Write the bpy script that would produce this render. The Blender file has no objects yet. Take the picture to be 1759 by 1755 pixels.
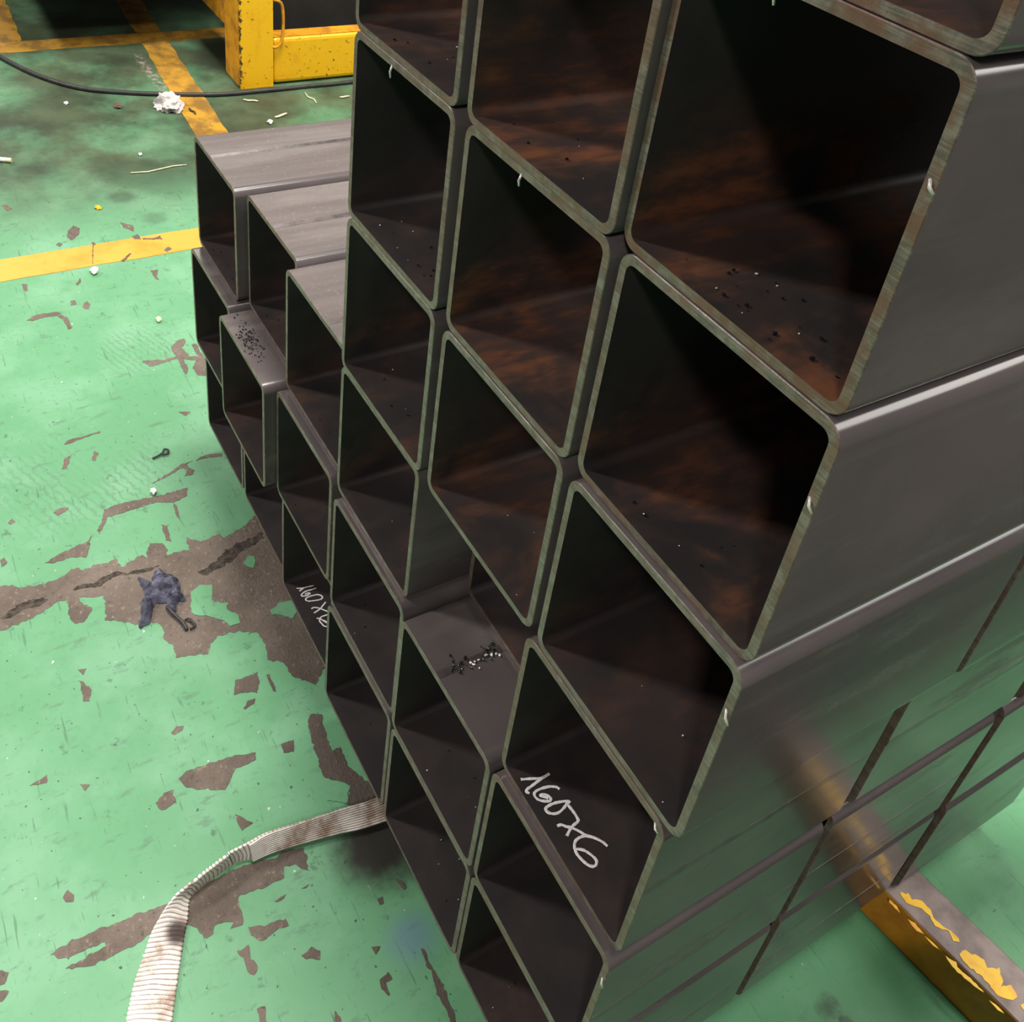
import bpy, bmesh, math, random
from mathutils import Vector, Matrix, noise
random.seed(7)
S = bpy.context.scene
COL = S.collection
# ------------------------------------------------------------------ camera, world, lights, exposure
FH = 0.06                                   # the stack stands on 60 mm bars; the floor is z = 0
cam_d = bpy.data.cameras.new('camera'); cam = bpy.data.objects.new('camera', cam_d); COL.objects.link(cam)
right = Vector((0.5120, 0.8500, 0.1238)); up = Vector((-0.5296, 0.1986, 0.8247)); fwd = Vector((-0.6763, 0.4879, -0.5518))
fwd.normalize(); right = (right - fwd*right.dot(fwd)).normalized(); up = right.cross(fwd)
cam.matrix_world = Matrix(((right.x, up.x, -fwd.x, 0.1889), (right.y, up.y, -fwd.y, -0.3138), (right.z, up.z, -fwd.z, 1.0630+FH), (0, 0, 0, 1)))
cam_d.sensor_fit = 'HORIZONTAL'; cam_d.sensor_width = 36; cam_d.lens = 1741.27/1759*36
cam_d.shift_x = 3.612/1759; cam_d.shift_y = -353.989/1759; cam_d.clip_start = 0.02
S.camera = cam
S.view_settings.view_transform = 'Standard'; S.view_settings.look = 'None'; S.view_settings.gamma = 1
S.view_settings.use_curve_mapping = False; S.view_settings.exposure = 0.15
W = bpy.data.worlds.new('hall'); S.world = W; W.use_nodes = True
W.node_tree.nodes['Background'].inputs[0].default_value = (0.95, 0.95, 1.0, 1); W.node_tree.nodes['Background'].inputs[1].default_value = 0.10
def lamp(name, loc, target, power, sx, sy, color=(1, .955, .90)):
    d = bpy.data.lights.new(name, 'AREA'); d.shape = 'RECTANGLE'; d.size = sx; d.size_y = sy; d.energy = power; d.color = color
    o = bpy.data.objects.new(name, d); COL.objects.link(o); o.location = loc
    o.rotation_euler = (Vector(target)-Vector(loc)).to_track_quat('-Z', 'Y').to_euler(); return o
lamp('high_bay_or_fill_lamp', (-3.6, -3.0, 4.2), (-.5, 0, .3), 165, .55, .55)
lamp('high_bay_or_fill_lamp', (2.4, -2.6, 4.4), (-.3, 0, .3), 70, .45, .45)
lamp('high_bay_or_fill_lamp', (-6.2, .5, 4.2), (-1.2, 0, 0), 100, 3.2, 3.2)
lamp('high_bay_or_fill_lamp', (-.9, .55, 5.2), (-.9, .3, 0), 250, 1.0, 1.0)
lamp('high_bay_or_fill_lamp', (1.0, 4.2, 4.3), (0, .3, .6), 150, 3.4, 2.4)
lamp('high_bay_or_fill_lamp', (.75, .9, 5.0), (.1, .5, 0), 75, 1.2, 1.2)  # added fill lamp for the floor strip and platform right of the stack

# ------------------------------------------------------------------ traced outlines (metres on the floor / bar top / tube floor)
BARE=[[(-0.8597,-0.3303),(-0.8592,-0.3067),(-0.8552,-0.2933),(-0.8469,-0.2867),(-0.8412,-0.2614),(-0.8404,-0.2431),(-0.8436,-0.23),(-0.8516,-0.2199),(-0.8486,-0.21),(-0.8425,-0.207),(-0.8458,-0.1935),(-0.8435,-0.1746),(-0.8448,-0.1634),(-0.8266,-0.159),(-0.8337,-0.1463),(-0.8376,-0.1297),(-0.8299,-0.1273),(-0.8533,-0.1166),(-0.8492,-0.104),(-0.841,-0.0971),(-0.8223,-0.1001),(-0.8236,-0.0883),(-0.8216,-0.0693),(-0.8449,-0.0682),(-0.8289,-0.0519),(-0.8326,-0.0222),(-0.8202,-0.0214),(-0.8275,-0.007),(-0.8321,0.0141),(-0.8437,0.0281),(-0.8485,0.0499),(-0.7297,0.0797),(-0.6054,0.076),(-0.5422,0.0037),(-0.5683,-0.017),(-0.592,-0.0209),(-0.6015,-0.0349),(-0.6223,-0.0318),(-0.6466,-0.0319),(-0.66,-0.0539),(-0.6642,-0.0809),(-0.6567,-0.0919),(-0.6423,-0.0996),(-0.6504,-0.1192),(-0.6538,-0.1349),(-0.6747,-0.1351),(-0.6894,-0.1425),(-0.7071,-0.1376),(-0.7196,-0.1458),(-0.7246,-0.1654),(-0.7364,-0.1811),(-0.7478,-0.199),(-0.764,-0.1963),(-0.7892,-0.1925),(-0.7922,-0.2054),(-0.7988,-0.2226),(-0.7924,-0.2219),(-0.7742,-0.2115),(-0.7565,-0.2235),(-0.76,-0.2369),(-0.7696,-0.2389),(-0.8008,-0.2366),(-0.8038,-0.2462),(-0.7969,-0.2596),(-0.7931,-0.2703),(-0.7885,-0.2849),(-0.7874,-0.3065),(-0.7847,-0.3184),(-0.787,-0.3407)],[(-0.9429,-0.1571),(-0.9466,-0.1412),(-0.9432,-0.1046),(-0.9403,-0.0815),(-0.9394,-0.0453),(-0.9399,-0.0378),(-0.9236,-0.0438),(-0.9176,-0.0638),(-0.929,-0.0893),(-0.9262,-0.1438),(-0.9276,-0.1549),(-0.8991,-0.1727),(-0.9067,-0.1743),(-0.9256,-0.1622)],[(-0.876,-0.2487),(-0.8867,-0.2191),(-0.8917,-0.1899),(-0.9022,-0.1831),(-0.8858,-0.1879),(-0.864,-0.1981),(-0.8712,-0.2137),(-0.8722,-0.2369)],[(-0.966,-0.2207),(-0.9705,-0.211),(-0.9676,-0.2004),(-0.9603,-0.2041),(-0.9584,-0.2156)],[(-0.5727,-0.0907),(-0.5893,-0.082),(-0.5915,-0.0537),(-0.5747,-0.0575),(-0.5622,-0.064),(-0.5705,-0.0758)],[(-0.582,-0.0452),(-0.5814,-0.0412),(-0.5672,-0.0421),(-0.5543,-0.0425),(-0.5571,-0.0458),(-0.5716,-0.0458)],[(-0.5495,-0.0851),(-0.5575,-0.0782),(-0.5565,-0.0682),(-0.5508,-0.0722),(-0.5476,-0.0837)],[(-0.6733,-0.2492),(-0.6696,-0.2443),(-0.6526,-0.2385),(-0.6387,-0.2434),(-0.6409,-0.2505),(-0.6577,-0.2488)],[(-0.6875,-0.2462),(-0.6857,-0.237),(-0.6779,-0.2425)],[(-0.5551,-0.171),(-0.561,-0.1635),(-0.5579,-0.1547),(-0.5534,-0.1579),(-0.5514,-0.1682)],[(-0.4951,-0.1787),(-0.5009,-0.1696),(-0.4986,-0.1503),(-0.496,-0.118),(-0.4882,-0.092),(-0.4799,-0.095),(-0.4795,-0.1184),(-0.4676,-0.13),(-0.4598,-0.1376),(-0.4685,-0.1547),(-0.4818,-0.1752)],[(-0.4793,-0.2096),(-0.4862,-0.1982),(-0.4857,-0.1887),(-0.4704,-0.1894),(-0.4666,-0.2012),(-0.4698,-0.2075)],[(-0.4282,-0.1368),(-0.4096,-0.1222),(-0.4068,-0.1355),(-0.4171,-0.1369)],[(-0.4985,-0.0245),(-0.5064,-0.0172),(-0.5006,-0.0054),(-0.4693,-0.0113),(-0.4507,-0.0122),(-0.4513,-0.0008),(-0.425,-0.0039),(-0.3975,0.0087),(-0.3692,0.0121),(-0.3813,-0.0229),(-0.4017,-0.0113),(-0.4249,-0.0338),(-0.451,-0.0313)],[(-0.3742,-0.3382),(-0.3767,-0.3176),(-0.3745,-0.2788),(-0.3693,-0.2284),(-0.3699,-0.1968),(-0.3704,-0.1737),(-0.3718,-0.1522),(-0.3616,-0.1125),(-0.3661,-0.1059),(-0.3588,-0.0839),(-0.3333,-0.0878),(-0.3381,-0.0921),(-0.3466,-0.0986),(-0.3498,-0.1096),(-0.339,-0.1136),(-0.339,-0.1328),(-0.342,-0.1622),(-0.3255,-0.1632),(-0.3144,-0.167),(-0.3155,-0.178),(-0.3215,-0.1737),(-0.3265,-0.1923),(-0.3185,-0.1948),(-0.3176,-0.204),(-0.3326,-0.2082),(-0.3416,-0.2165),(-0.3465,-0.2476),(-0.3442,-0.2777),(-0.346,-0.306),(-0.354,-0.3283),(-0.3557,-0.3159),(-0.3571,-0.2891),(-0.36,-0.2905),(-0.3626,-0.3205),(-0.3663,-0.3338)],[(-0.3089,-0.1632),(-0.3032,-0.1481),(-0.2999,-0.1261),(-0.2929,-0.1264),(-0.2923,-0.1451),(-0.2905,-0.1572),(-0.3009,-0.1615)],[(-0.2924,-0.1801),(-0.2936,-0.1674),(-0.2802,-0.1698),(-0.2696,-0.1668),(-0.2646,-0.1719),(-0.2709,-0.1775),(-0.2842,-0.1773)],[(-0.2589,-0.1256),(-0.2619,-0.114),(-0.2545,-0.1065),(-0.2475,-0.1106),(-0.2541,-0.1229)],[(-0.4232,-0.3174),(-0.4284,-0.3111),(-0.4201,-0.3069),(-0.4139,-0.3088),(-0.4163,-0.3156)],[(-0.3829,-0.3854),(-0.3753,-0.3751),(-0.3664,-0.3804),(-0.3682,-0.3877)],[(-0.3643,-0.3883),(-0.3587,-0.3778),(-0.352,-0.3846),(-0.3547,-0.3898)],[(-0.2356,-0.18),(-0.234,-0.173),(-0.2151,-0.1766),(-0.2181,-0.1819)],[(-0.199,-0.1159),(-0.1909,-0.1125),(-0.1842,-0.1154),(-0.1866,-0.12)],[(-0.56,-0.324),(-0.5618,-0.3135),(-0.5647,-0.305),(-0.5555,-0.3068)],[(-0.5372,-0.2762),(-0.5325,-0.2669),(-0.5269,-0.2727)],[(-0.4853,-0.0625),(-0.4838,-0.0468),(-0.4693,-0.0524),(-0.4731,-0.0631)],[(-0.2337,-0.0609),(-0.2305,-0.0526),(-0.2251,-0.06)],[(-0.3208,-0.1312),(-0.3223,-0.1176),(-0.3192,-0.1211),(-0.3188,-0.1284)],[(-0.3201,-0.1016),(-0.3206,-0.0929),(-0.318,-0.0976)],[(-0.2098,-0.0167),(-0.2068,-0.0134),(-0.1918,-0.0157),(-0.1693,-0.0127),(-0.1535,-0.0144),(-0.1339,-0.0157),(-0.1205,-0.0151),(-0.1249,-0.0232),(-0.1521,-0.0205),(-0.1646,-0.0218),(-0.1864,-0.0172),(-0.1925,-0.0194)],[(-0.2027,-0.066),(-0.2056,-0.0555),(-0.1978,-0.0546),(-0.198,-0.0617),(-0.1863,-0.0621),(-0.1855,-0.065),(-0.1949,-0.0671)],[(-0.2843,-0.0097),(-0.2756,-0.0026),(-0.2706,-0.0036),(-0.2685,-0.0075),(-0.2778,-0.0093)],[(-0.2736,-0.0356),(-0.2735,-0.0302),(-0.2661,-0.0316),(-0.2671,-0.036)],[(-1.2662,-0.0193),(-1.2634,-0.0068),(-1.2566,0.0156),(-1.2595,0.036),(-1.2867,0.035),(-1.3032,0.051),(-1.305,0.0641),(-1.2917,0.0628),(-1.2801,0.0518),(-1.2507,0.0582),(-1.2454,0.0715),(-1.282,0.07),(-1.2834,0.078),(-1.2605,0.0787),(-1.2292,0.0791),(-1.187,0.066),(-1.196,0.0541),(-1.2177,0.0533),(-1.2354,0.0635),(-1.2464,0.0445),(-1.2165,0.0455),(-1.203,0.0367),(-1.2247,0.0358),(-1.2527,0.0365),(-1.2486,0.0085),(-1.2458,-0.0115)],[(-1.0506,-0.1918),(-1.0712,-0.1846),(-1.0762,-0.1723),(-1.0625,-0.1803),(-1.0478,-0.1853)],[(-1.0527,-0.1497),(-1.0731,-0.141),(-1.0647,-0.1376),(-1.0502,-0.144)],[(-1.1035,-0.1791),(-1.1104,-0.1704),(-1.1121,-0.1449),(-1.1139,-0.1233),(-1.1105,-0.1241),(-1.108,-0.1479),(-1.1047,-0.1654),(-1.1015,-0.1743)],[(-1.1134,-0.0012),(-1.1061,0.0163),(-1.0988,0.006)],[(-0.9922,-0.01),(-0.9987,0.0075),(-0.9916,0.0322),(-0.9862,0.0282),(-0.9916,0.0076),(-0.9898,-0.0085)],[(-0.9683,-0.0832),(-0.9772,-0.0619),(-0.9849,-0.0447),(-0.9929,-0.0316),(-0.9924,-0.0143),(-0.9874,-0.0267),(-0.9717,-0.0183),(-0.9636,-0.023),(-0.9641,-0.0357),(-0.9759,-0.0279),(-0.9838,-0.0343),(-0.9734,-0.0608)],[(-0.9702,-0.2801),(-0.9762,-0.2736),(-0.9687,-0.2702),(-0.9659,-0.2771)],[(-0.8825,-0.0921),(-0.8766,-0.0857),(-0.8452,-0.0886),(-0.8506,-0.094)],[(-0.9049,-0.2995),(-0.9077,-0.2938),(-0.896,-0.2921),(-0.8914,-0.2999)],[(-0.9168,-0.0652),(-0.9092,-0.0622),(-0.877,-0.0664),(-0.8903,-0.0687)],[(-1.7404,-0.0427),(-1.7594,-0.028),(-1.7421,-0.0196),(-1.7165,-0.0283),(-1.7032,-0.044),(-1.7234,-0.0484)],[(-1.8868,-0.1429),(-1.8858,-0.1323),(-1.8657,-0.1249),(-1.8596,-0.1366)],[(-1.4546,-0.171),(-1.4655,-0.1504),(-1.4629,-0.1187),(-1.4368,-0.1048),(-1.4031,-0.1042),(-1.4017,-0.1101),(-1.4325,-0.1133),(-1.4506,-0.1211),(-1.4533,-0.1432),(-1.4478,-0.1629)],[(-1.489,-0.0903),(-1.4893,-0.0804),(-1.474,-0.0817),(-1.4738,-0.0915)],[(-1.4706,-0.0726),(-1.4788,-0.063),(-1.4677,-0.0595),(-1.4529,-0.0667),(-1.4556,-0.0739)],[(-1.5741,-0.1578),(-1.5707,-0.1487),(-1.548,-0.1527),(-1.5496,-0.1572)],[(-1.5425,0.0678),(-1.5415,0.0827),(-1.5186,0.0743),(-1.5056,0.075),(-1.5077,0.0692)],[(-1.7446,0.0597),(-1.7225,0.0814),(-1.7001,0.0757),(-1.7191,0.0625)],[(-1.5417,-0.0694),(-1.5621,-0.057),(-1.5463,-0.0594),(-1.5365,-0.0665)],[(-1.6956,-0.0751),(-1.7021,-0.0675),(-1.6957,-0.0624),(-1.6843,-0.0689)]]
TBARE= [[(-1.6809,0.0687),(-1.684,0.0806),(-1.6622,0.0817),(-1.6664,0.0694)], [(-1.6074,0.1118),(-1.6172,0.1235),(-1.6066,0.1272),(-1.5969,0.1155)], [(-1.595,0.0255),(-1.6161,0.048),(-1.613,0.0504),(-1.5908,0.0309)], [(-1.6671,0.0853),(-1.6581,0.1031),(-1.6635,0.1193),(-1.649,0.1199),(-1.6529,0.1017),(-1.6595,0.0855)], [(-1.6818,-0.009),(-1.673,-0.0034),(-1.664,-0.0106),(-1.598,-0.0261),(-1.5983,-0.0269),(-1.6645,-0.0122)]]
ISL= [[(-0.7474,-0.0903),(-0.7538,-0.0772),(-0.7478,-0.061),(-0.7226,-0.0701),(-0.7163,-0.0665),(-0.7095,-0.0519),(-0.6986,-0.0577),(-0.684,-0.0458),(-0.6708,-0.0491),(-0.672,-0.0609),(-0.6854,-0.0675),(-0.7,-0.0827),(-0.7085,-0.0975),(-0.7207,-0.0982)], [(-0.7683,-0.0114),(-0.7765,-0.0002),(-0.7698,0.007),(-0.7523,-0.0015),(-0.7574,-0.0092)], [(-0.6743,-0.0061),(-0.6808,0.0124),(-0.6779,0.0252),(-0.6585,0.0273),(-0.6496,0.0143),(-0.6601,0.0047),(-0.6657,-0.007)], [(-0.42,-0.0359),(-0.4145,-0.022),(-0.4017,-0.0113),(-0.3837,-0.0219),(-0.396,-0.0405)]]
FLAKES= [[(0.002,0.4436),(0.007,0.4513),(0.013,0.4497),(0.0195,0.4584),(0.0298,0.4596),(0.0373,0.4559),(0.0502,0.459),(0.0579,0.4631),(0.0675,0.4604),(0.0634,0.4561),(0.0542,0.4595),(0.0438,0.4505),(0.0344,0.454),(0.0224,0.4493),(0.0127,0.4418)], [(0.0741,0.4507),(0.0754,0.4599),(0.0907,0.4701),(0.0976,0.4664),(0.1031,0.4784),(0.1114,0.4726),(0.1155,0.4642),(0.1196,0.4751),(0.1294,0.4711),(0.1293,0.4645),(0.1197,0.453),(0.1086,0.4545),(0.1001,0.4548),(0.089,0.4504),(0.0814,0.4494)], [(0.1359,0.4675),(0.137,0.4757),(0.1496,0.4743),(0.1498,0.4657)], [(0.0016,0.4271),(0.0099,0.429),(0.0171,0.4265),(0.0042,0.4248)], [(0.0241,0.429),(0.0317,0.4328),(0.0438,0.433),(0.0377,0.4283)], [(0.0447,0.4319),(0.0507,0.4339),(0.0637,0.4362),(0.0553,0.4323)], [(0.0688,0.4357),(0.0777,0.4407),(0.0817,0.4383),(0.0952,0.4423),(0.1105,0.4437),(0.1078,0.4419),(0.0945,0.4378),(0.0786,0.4341)], [(0.1175,0.4425),(0.1232,0.4455),(0.1327,0.4461),(0.1274,0.4425)]]
T1= [[(-0.1438,0.0038),(-0.1404,0.0119),(-0.1378,0.0178),(-0.1374,0.0229),(-0.1376,0.0266)], [(-0.1374,0.0253),(-0.1368,0.0178),(-0.1353,0.0087),(-0.1346,0.0039),(-0.1329,0.0028),(-0.1311,0.0041)], [(-0.1233,0.0267),(-0.1259,0.0255),(-0.1288,0.0203),(-0.1302,0.0136),(-0.13,0.0085),(-0.1276,0.0065),(-0.1239,0.0073),(-0.1206,0.0109),(-0.1188,0.015),(-0.1203,0.0165),(-0.1237,0.0153),(-0.1259,0.0126),(-0.1255,0.0106),(-0.1231,0.0131),(-0.1212,0.0148)], [(-0.1104,0.0282),(-0.1124,0.0271),(-0.1144,0.022),(-0.1158,0.016),(-0.1159,0.0108),(-0.1145,0.0082),(-0.1113,0.009),(-0.1087,0.0125),(-0.108,0.0166),(-0.1093,0.0216),(-0.1111,0.0257),(-0.1115,0.0271)], [(-0.1101,0.0256),(-0.1041,0.0263),(-0.0991,0.0264),(-0.0957,0.0255),(-0.0946,0.0204),(-0.0927,0.0157),(-0.0901,0.0114)], [(-0.0999,0.009),(-0.0992,0.0125),(-0.0962,0.0152),(-0.0938,0.0182),(-0.089,0.0218),(-0.0845,0.0245),(-0.0792,0.0295),(-0.0742,0.033),(-0.0698,0.0345)], [(-0.0819,0.0268),(-0.0843,0.0226),(-0.0847,0.0177),(-0.0834,0.0142),(-0.08,0.0117),(-0.0763,0.0108),(-0.0713,0.0114),(-0.0658,0.0133),(-0.0629,0.0158),(-0.0625,0.0186),(-0.0649,0.0209),(-0.0687,0.0204),(-0.0742,0.0179),(-0.077,0.0153),(-0.079,0.0121)]]
T2= [[(-0.6425,0.0176),(-0.6401,0.0234),(-0.639,0.0302),(-0.6377,0.0388)], [(-0.6391,0.0262),(-0.6381,0.0226),(-0.6368,0.019)], [(-0.6325,0.0403),(-0.6326,0.0349),(-0.6332,0.0279),(-0.6322,0.0225),(-0.6298,0.0189),(-0.6274,0.0202),(-0.6265,0.0252),(-0.6275,0.0301),(-0.6293,0.0281),(-0.6293,0.0236)], [(-0.6221,0.0379),(-0.6228,0.0337),(-0.6234,0.0276),(-0.6227,0.0228),(-0.6199,0.0213),(-0.6168,0.0241),(-0.6146,0.0312),(-0.6132,0.0379),(-0.6149,0.0417),(-0.6188,0.0411),(-0.6221,0.0379)], [(-0.6064,0.0425),(-0.6034,0.0379),(-0.5996,0.0323),(-0.5967,0.0227)], [(-0.6044,0.0222),(-0.6047,0.0263),(-0.6019,0.0305),(-0.5993,0.033),(-0.5956,0.036),(-0.5919,0.0389)], [(-0.5877,0.0226),(-0.5863,0.0255),(-0.5807,0.029),(-0.5764,0.0311)], [(-0.5871,0.037),(-0.5875,0.0326),(-0.5872,0.0285),(-0.5847,0.0253),(-0.5817,0.0245),(-0.5774,0.0254),(-0.5729,0.0266),(-0.5709,0.0297),(-0.5731,0.032),(-0.5786,0.0312),(-0.5816,0.0284)]]
RAG= [(-0.8006,-0.1463),(-0.7893,-0.1371),(-0.7841,-0.1335),(-0.8002,-0.1243),(-0.8011,-0.1166),(-0.7924,-0.1115),(-0.7792,-0.1003),(-0.7647,-0.0995),(-0.7538,-0.102),(-0.7389,-0.0996),(-0.7332,-0.1019),(-0.7379,-0.1084),(-0.733,-0.1123),(-0.721,-0.1188),(-0.7208,-0.1218),(-0.7336,-0.1243),(-0.7415,-0.1232),(-0.744,-0.1286),(-0.7475,-0.1361),(-0.7456,-0.139),(-0.7352,-0.1436),(-0.7185,-0.1516),(-0.7184,-0.1581),(-0.7147,-0.1654),(-0.721,-0.1653),(-0.7334,-0.1589),(-0.7581,-0.1531),(-0.7671,-0.1453),(-0.7794,-0.1457)]
CRACK=[[(-0.8049,-0.3133),(-0.814,-0.3021),(-0.8207,-0.2852),(-0.818,-0.2637),(-0.8118,-0.2568),(-0.8066,-0.2678),(-0.808,-0.2894),(-0.8006,-0.3043)],[(-0.8138,-0.2257),(-0.8201,-0.216),(-0.8144,-0.2005),(-0.8203,-0.1864),(-0.8231,-0.1686),(-0.8148,-0.1576),(-0.814,-0.1729),(-0.8114,-0.1842),(-0.8052,-0.1941),(-0.8113,-0.2137)],[(-0.7769,-0.0724),(-0.7818,-0.0549),(-0.7906,-0.0381),(-0.8035,-0.015),(-0.8048,0.0047),(-0.8102,0.0311),(-0.7973,0.0289),(-0.79,-0.0003),(-0.7773,-0.0237),(-0.771,-0.049),(-0.7686,-0.0681)],[(-0.8132,-0.1645),(-0.8136,-0.1448),(-0.8107,-0.1279),(-0.8095,-0.1149),(-0.805,-0.1294),(-0.8083,-0.1505)]]
CABLE= [(-2.7839, -0.0466), (-2.6907, -0.0179), (-2.5522, 0.0435), (-2.4461, 0.1216), (-2.3932, 0.2099), (-2.3474, 0.3305), (-2.3153, 0.4584), (-2.3119, 0.5849), (-2.3121, 0.7017), (-2.3123, 0.8233), (-2.3328, 0.9786)]

# ------------------------------------------------------------------ helpers
def tag(o, label=None, cat=None, group=None, kind=None):
    if label: o['label'] = label
    if cat: o['category'] = cat
    if group: o['group'] = group
    if kind: o['kind'] = kind
    return o
def mesh_obj(name, me, parent=None, loc=None):
    o = bpy.data.objects.new(name, me); COL.objects.link(o)
    if parent: o.parent = parent
    if loc is not None: o.location = loc
    return o
def from_bm(name, bm, mat, parent=None, loc=None, smooth=False):
    me = bpy.data.meshes.new(name); bm.normal_update(); bm.to_mesh(me); bm.free()
    for m in (mat if isinstance(mat, (list, tuple)) else [mat]): me.materials.append(m)
    if smooth:
        for p in me.polygons: p.use_smooth = True
    return mesh_obj(name, me, parent, loc)
def empty(name, loc=(0, 0, 0)):
    o = bpy.data.objects.new(name, None); COL.objects.link(o); o.location = loc; o.empty_display_size = .02; return o
def add_box(bm, x0, x1, y0, y1, z0, z1, bev=0):
    r = bmesh.ops.create_cube(bm, size=1)['verts']
    for v in r: v.co = Vector(((x0+x1)/2+v.co.x*(x1-x0), (y0+y1)/2+v.co.y*(y1-y0), (z0+z1)/2+v.co.z*(z1-z0)))
    if bev:
        es = list({e for v in r for e in v.link_edges})
        bmesh.ops.bevel(bm, geom=es, offset=bev, segments=3, profile=.5, affect='EDGES')
def add_tube(bm, pts, rad, seg=8, closed_ends=True):
    pts = [Vector(p) for p in pts]; rings = []
    rads = rad if isinstance(rad, (list, tuple)) else [rad]*len(pts)
    prev = None
    for i, p in enumerate(pts):
        t = (pts[min(i+1, len(pts)-1)]-pts[max(i-1, 0)]).normalized()
        if prev is None:
            a = t.cross(Vector((0, 0, 1)))
            if a.length < 1e-4: a = t.cross(Vector((1, 0, 0)))
            a.normalize()
        else:
            a = (prev-t*prev.dot(t)).normalized()
        prev = a; b = t.cross(a)
        rings.append([bm.verts.new(p+(a*math.cos(k*2*math.pi/seg)+b*math.sin(k*2*math.pi/seg))*rads[i]) for k in range(seg)])
    for r0, r1 in zip(rings, rings[1:]):
        for k in range(seg): bm.faces.new((r0[k], r0[(k+1) % seg], r1[(k+1) % seg], r1[k]))
    if closed_ends:
        bm.faces.new(rings[0][::-1]); bm.faces.new(rings[-1])
def spline(pts, n=6):
    P = [Vector(p) for p in pts]; P = [P[0]*2-P[1]]+P+[P[-1]*2-P[-2]]; out = []
    for i in range(1, len(P)-2):
        a, b, c, d = P[i-1:i+3]
        for k in range(n):
            t = k/n
            out.append(.5*((2*b)+(c-a)*t+(2*a-5*b+4*c-d)*t*t+(3*b-a-3*c+d)*t**3))
    out.append(P[-2]); return out
def jag(poly, step=.004, amp=.0012, seed=0.):
    out = []; n = len(poly)
    for i in range(n):
        a = Vector((*poly[i], 0)); b = Vector((*poly[(i+1) % n], 0)); L = (b-a).length; k = max(1, min(40, int(L/step)))
        d = (b-a); nr = Vector((-d.y, d.x, 0)); nr = nr.normalized() if nr.length else nr
        for j in range(k):
            p = a+d*j/k
            w = noise.noise(Vector((p.x*170, p.y*170, seed)))*amp*1.3+noise.noise(Vector((p.x*420, p.y*420, seed+9)))*amp*.8
            out.append(p+nr*w)
    return out
def flat_poly(name, poly, z, mat, parent, thick=.0004, step=.004, amp=.0012, seed=0.):
    area = abs(sum(poly[i][0]*poly[(i+1) % len(poly)][1]-poly[(i+1) % len(poly)][0]*poly[i][1] for i in range(len(poly))))/2
    amp = min(amp*1.5, .10*math.sqrt(area)); step = min(step, .0028)
    pts = jag(poly, step, amp, seed); bm = bmesh.new()
    top = [bm.verts.new((p.x, p.y, z+thick)) for p in pts]; bot = [bm.verts.new((p.x, p.y, z)) for p in pts]
    es = [bm.edges.new((top[i], top[(i+1) % len(top)])) for i in range(len(top))]
    bmesh.ops.triangle_fill(bm, use_beauty=True, use_dissolve=False, edges=es, normal=(0, 0, 1))
    for i in range(len(top)):
        j = (i+1) % len(top)
        try: bm.faces.new((top[i], bot[i], bot[j], top[j]))
        except ValueError: pass
    bmesh.ops.recalc_face_normals(bm, faces=bm.faces)
    return from_bm(name, bm, mat, parent)

# ------------------------------------------------------------------ node helpers
class N:
    def __init__(s, name):
        s.m = bpy.data.materials.new(name); s.m.use_nodes = True; s.t = s.m.node_tree; s.b = s.t.nodes['Principled BSDF']
    def n(s, kind, **kw):
        x = s.t.nodes.new('ShaderNode'+kind)
        for k, v in kw.items():
            if k[0] == '_': setattr(x, k[1:], v)
            else: x.inputs[k.replace('__', ' ')].default_value = v
        return x
    def l(s, a, b): s.t.links.new(a, b); return s
    def val(s, x, inp):
        if hasattr(x, 'links') or hasattr(x, 'is_linked'): s.l(x, inp)
        else: inp.default_value = x
    def math(s, op, a, b=0., clamp=False):
        x = s.n('Math', _operation=op, _use_clamp=clamp); s.val(a, x.inputs[0]); s.val(b, x.inputs[1]); return x.outputs[0]
    def mix(s, f, a, b):
        x = s.n('Mix', _data_type='RGBA'); s.val(f, x.inputs[0])
        for v, i in ((a, 6), (b, 7)):
            if isinstance(v, tuple): x.inputs[i].default_value = (*v, 1)
            else: s.l(v, x.inputs[i])
        return x.outputs[2]
    def co(s, kind='Object', scale=(1, 1, 1), rot=(0, 0, 0)):
        c = s.n('TexCoord'); m = s.n('Mapping'); m.inputs['Scale'].default_value = scale; m.inputs['Rotation'].default_value = rot
        s.l(c.outputs[kind], m.inputs[0]); return m.outputs[0]
    def rnd(s): return s.math('MULTIPLY', s.n('ObjectInfo').outputs['Random'], 40.)
    def noise(s, vec, scale, detail=4., rough=.55, w=None, dist=0.):
        x = s.n('TexNoise', Scale=scale, Detail=detail, Roughness=rough, Distortion=dist)
        if w is not None: x.noise_dimensions = '4D'; s.val(w, x.inputs['W'])
        s.l(vec, x.inputs['Vector']); return x.outputs['Fac']
    def ramp(s, f, a, b, lo=0., hi=1.):
        x = s.n('MapRange', _clamp=True, _interpolation_type='SMOOTHSTEP')
        s.val(f, x.inputs[0])
        for i, v in enumerate((a, b, lo, hi)): x.inputs[i+1].default_value = v
        return x.outputs[0]
    def bump(s, h, strength=.3, dist=.001):
        x = s.n('Bump', Strength=strength, Distance=dist); s.l(h, x.inputs['Height']); s.l(x.outputs[0], s.b.inputs['Normal'])
    def set(s, **kw):
        for k, v in kw.items():
            i = s.b.inputs[k.replace('__', ' ')]
            if isinstance(v, tuple) and len(v) == 3: i.default_value = (*v, 1)
            elif isinstance(v, (int, float)): i.default_value = v
            else: s.l(v, i)
        return s

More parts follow.
